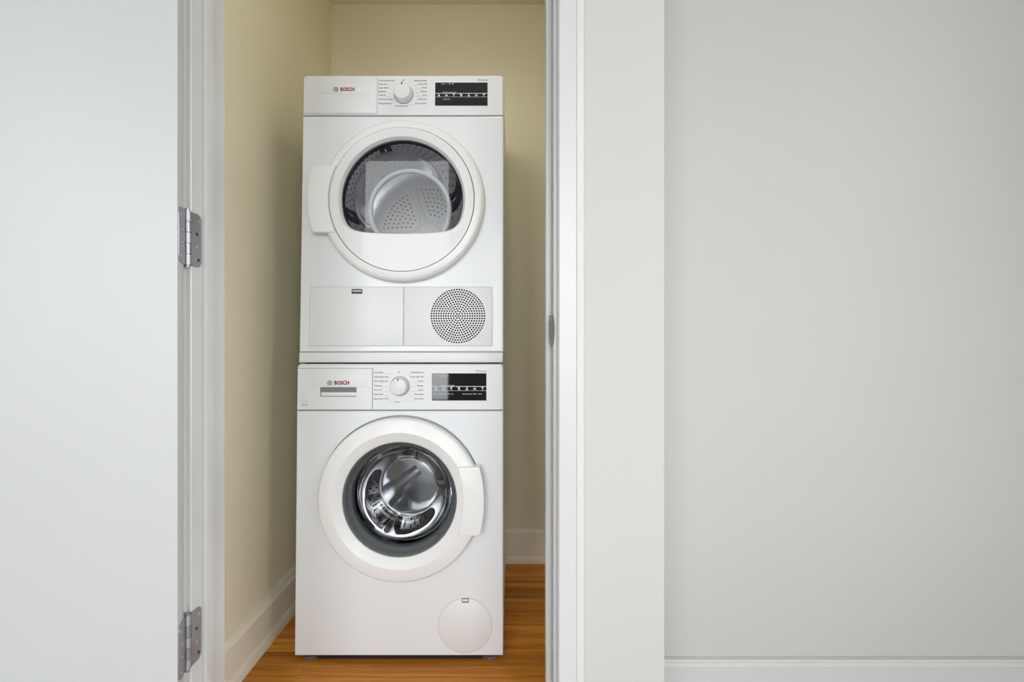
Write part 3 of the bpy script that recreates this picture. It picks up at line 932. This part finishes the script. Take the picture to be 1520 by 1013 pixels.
# drum
R2, Y1 = 0.275, 0.50
ddrum = dm.add(B().lathe([(0.190, 0.10), (0.200, 0.112), (0.262, 0.116), (R2, 0.13), (R2, Y1 - 0.012), (0.262, Y1), (0.212, Y1 + 0.002), (0.208, Y1 - 0.006)], dcx, dcz, 72), 'drum', M['dsteel'], smooth=50)
dm.add(B().lathe([(0.197, 0.0), (0.194, 0.03), (0.190, 0.06), (0.188, 0.104)], dcx, dcz, 72), 'door_opening_collar', M['galv'])
hb = B()
for i in range(44):
    for j in range(9):
        aa = 2 * PI * (i + 0.5 * (j % 2)) / 44
        yy = 0.16 + j * 0.038
        hb.disc((dcx + (R2 - 0.0012) * math.cos(aa), yy, dcz + (R2 - 0.0012) * math.sin(aa)), (math.cos(aa), 0, math.sin(aa)), 0.0065, 8)
o = dm.add(hb, 'drum_perforation', M['hole'], ddrum, smooth=0, normals=False); o['kind'] = 'stuff'
for i in range(3):
    a0 = PI / 2 + 1.25 + i * 2 * PI / 3
    lp = []
    for yy, s in ((0.14, 0.3), (0.17, 0.9), (0.32, 1.0), (0.46, 0.9), (0.485, 0.3)):
        lp.append([(dcx + (R2 + 0.001 - h * s) * math.cos(a0 + t), yy, dcz + (R2 + 0.001 - h * s) * math.sin(a0 + t))
                   for t, h in ((-0.16, 0), (-0.10, 0.02), (-0.04, 0.05), (0.0, 0.056), (0.04, 0.05), (0.10, 0.02), (0.16, 0))])
    dm.add(B().loft(lp, False), 'drum_paddle', M['dsteel'], ddrum, smooth=60)
# fixed back plate: rim, hub, five raised arms and perforated fields between them
bp = dm.add(B().lathe([(0.214, Y1 - 0.004), (0.210, Y1 - 0.012), (0.196, Y1 - 0.014), (0.188, Y1 - 0.008), (0.050, Y1 - 0.008)], dcx, dcz, 72, cap1=True), 'drum_back_plate', M['dback'], smooth=40)
dm.add(B().lathe([(0.056, Y1 - 0.008), (0.053, Y1 - 0.015), (0.046, Y1 - 0.016), (0.042, Y1 - 0.0125)], dcx, dcz, 40, cap1=True), 'hub', M['dback'], bp, smooth=40)
ARM0 = math.radians(110)
for i in range(5):
    a0 = ARM0 + i * 2 * PI / 5
    ca, sa = math.cos(a0), math.sin(a0)
    lp = []
    for r, w_ in ((0.050, 0.020), (0.09, 0.0125), (0.14, 0.012), (0.192, 0.020)):
        lp.append([(dcx + r * ca - sa * w_ * t, Y1 - 0.008 - hh, dcz + r * sa + ca * w_ * t) for t, hh in ((-1, -0.001), (-0.72, 0.007), (-0.4, 0.004), (0.4, 0.004), (0.72, 0.007), (1, -0.001))])
    dm.add(B().loft(lp, False), 'back_plate_arm', M['dback'], bp, smooth=40)
    hb = B()
    for q in range(7):
        r = 0.078 + q * 0.0165
        arc = 2 * PI / 5 * r - 0.048
        n = max(1, int(arc / 0.0155))
        for t in range(n):
            aa = a0 + PI / 5 + ((t + 0.5) / n - 0.5) * arc / r
            hb.disc((dcx + r * math.cos(aa), Y1 - 0.0092, dcz + r * math.sin(aa)), (0, -1, 0), 0.0042, 8)
    o = dm.add(hb, 'back_plate_perforation', M['seam'], bp, smooth=0, normals=False); o['kind'] = 'stuff'
# service flap and vent panel below the door
x0, x1, z0, z1 = dm.rect(459.3, 426.3, 730.8, 513.6)
dm.add(B().box(x0 - 0.0010, x1 + 0.0010, -0.0005, 0.003, z0 - 0.0012, z1 + 0.0012), 'panel_gap', M['faint'], smooth=0)
xm0 = dm.px(598.6, 470)[0]; xm1 = dm.px(599.9, 470)[0]
fl = dm.add(B().box(x0, xm0, -0.0018, 0.002, z0, z1, 0.0012, 2), 'service_flap', M['plastic'])
vp = dm.add(B().box(xm1, x1, -0.0018, 0.002, z0, z1, 0.0012, 2), 'vent_panel', M['plastic'])
a, c, d, e = dm.rect(522.0, 429.3, 537.8, 436.2, 0.002)
dm.add(B().box(a, c, -0.0022, 0.001, d, e), 'latch_slot', M['dark'], fl, smooth=0)
dm.add(B().box(a + 0.0022, c - 0.0022, -0.0028, 0.001, d + 0.0050, e - 0.0028), 'latch_tab', M['faint'], fl, smooth=0)
vx, vz = dm.px(679.8, 469.3, 0.002)
hb = B()
VP = 0.00708
for q in range(0, 12):
    n = 1 if q == 0 else 6 * q
    for t in range(n):
        aa = 2 * PI * t / n
        hb.disc((vx + VP * q * math.cos(aa), -0.0021, vz + VP * q * math.sin(aa)), (0, -1, 0), 0.0027, 8)
o = dm.add(hb, 'vent_perforation', M['hole'], vp, smooth=0, normals=False); o['kind'] = 'stuff'

# ================================================================== fill lamp, added unseen above the frame to brighten the closet
LX, LY = -0.02, 1.36
lamp = empty('fill_lamp', (LX, LY, CHH))
tag(lamp, 'small dome lamp added unseen on the closet ceiling to brighten the closet', 'lamp')
def dome(prof, n=32):
    return B().loft([[(r * math.cos(2 * PI * i / n), r * math.sin(2 * PI * i / n), z) for i in range(n)] for r, z in prof], True, True, True)
dome([(0.085, 0.0), (0.085, -0.018), (0.080, -0.022)]).done('base', M['trim'], lamp)
gm = bpy.data.materials.new('fill_lamp_glow')
gm.use_nodes = True
gp = gm.node_tree.nodes['Principled BSDF']
gp.inputs['Base Color'].default_value = (0.9, 0.88, 0.84, 1)
gp.inputs['Emission Color'].default_value = (1.0, 0.96, 0.87, 1)
gp.inputs['Emission Strength'].default_value = 16.0
dome([(0.078, -0.020), (0.076, -0.035), (0.066, -0.055), (0.046, -0.070), (0.020, -0.076), (0.004, -0.077)]).done('globe', gm, lamp)
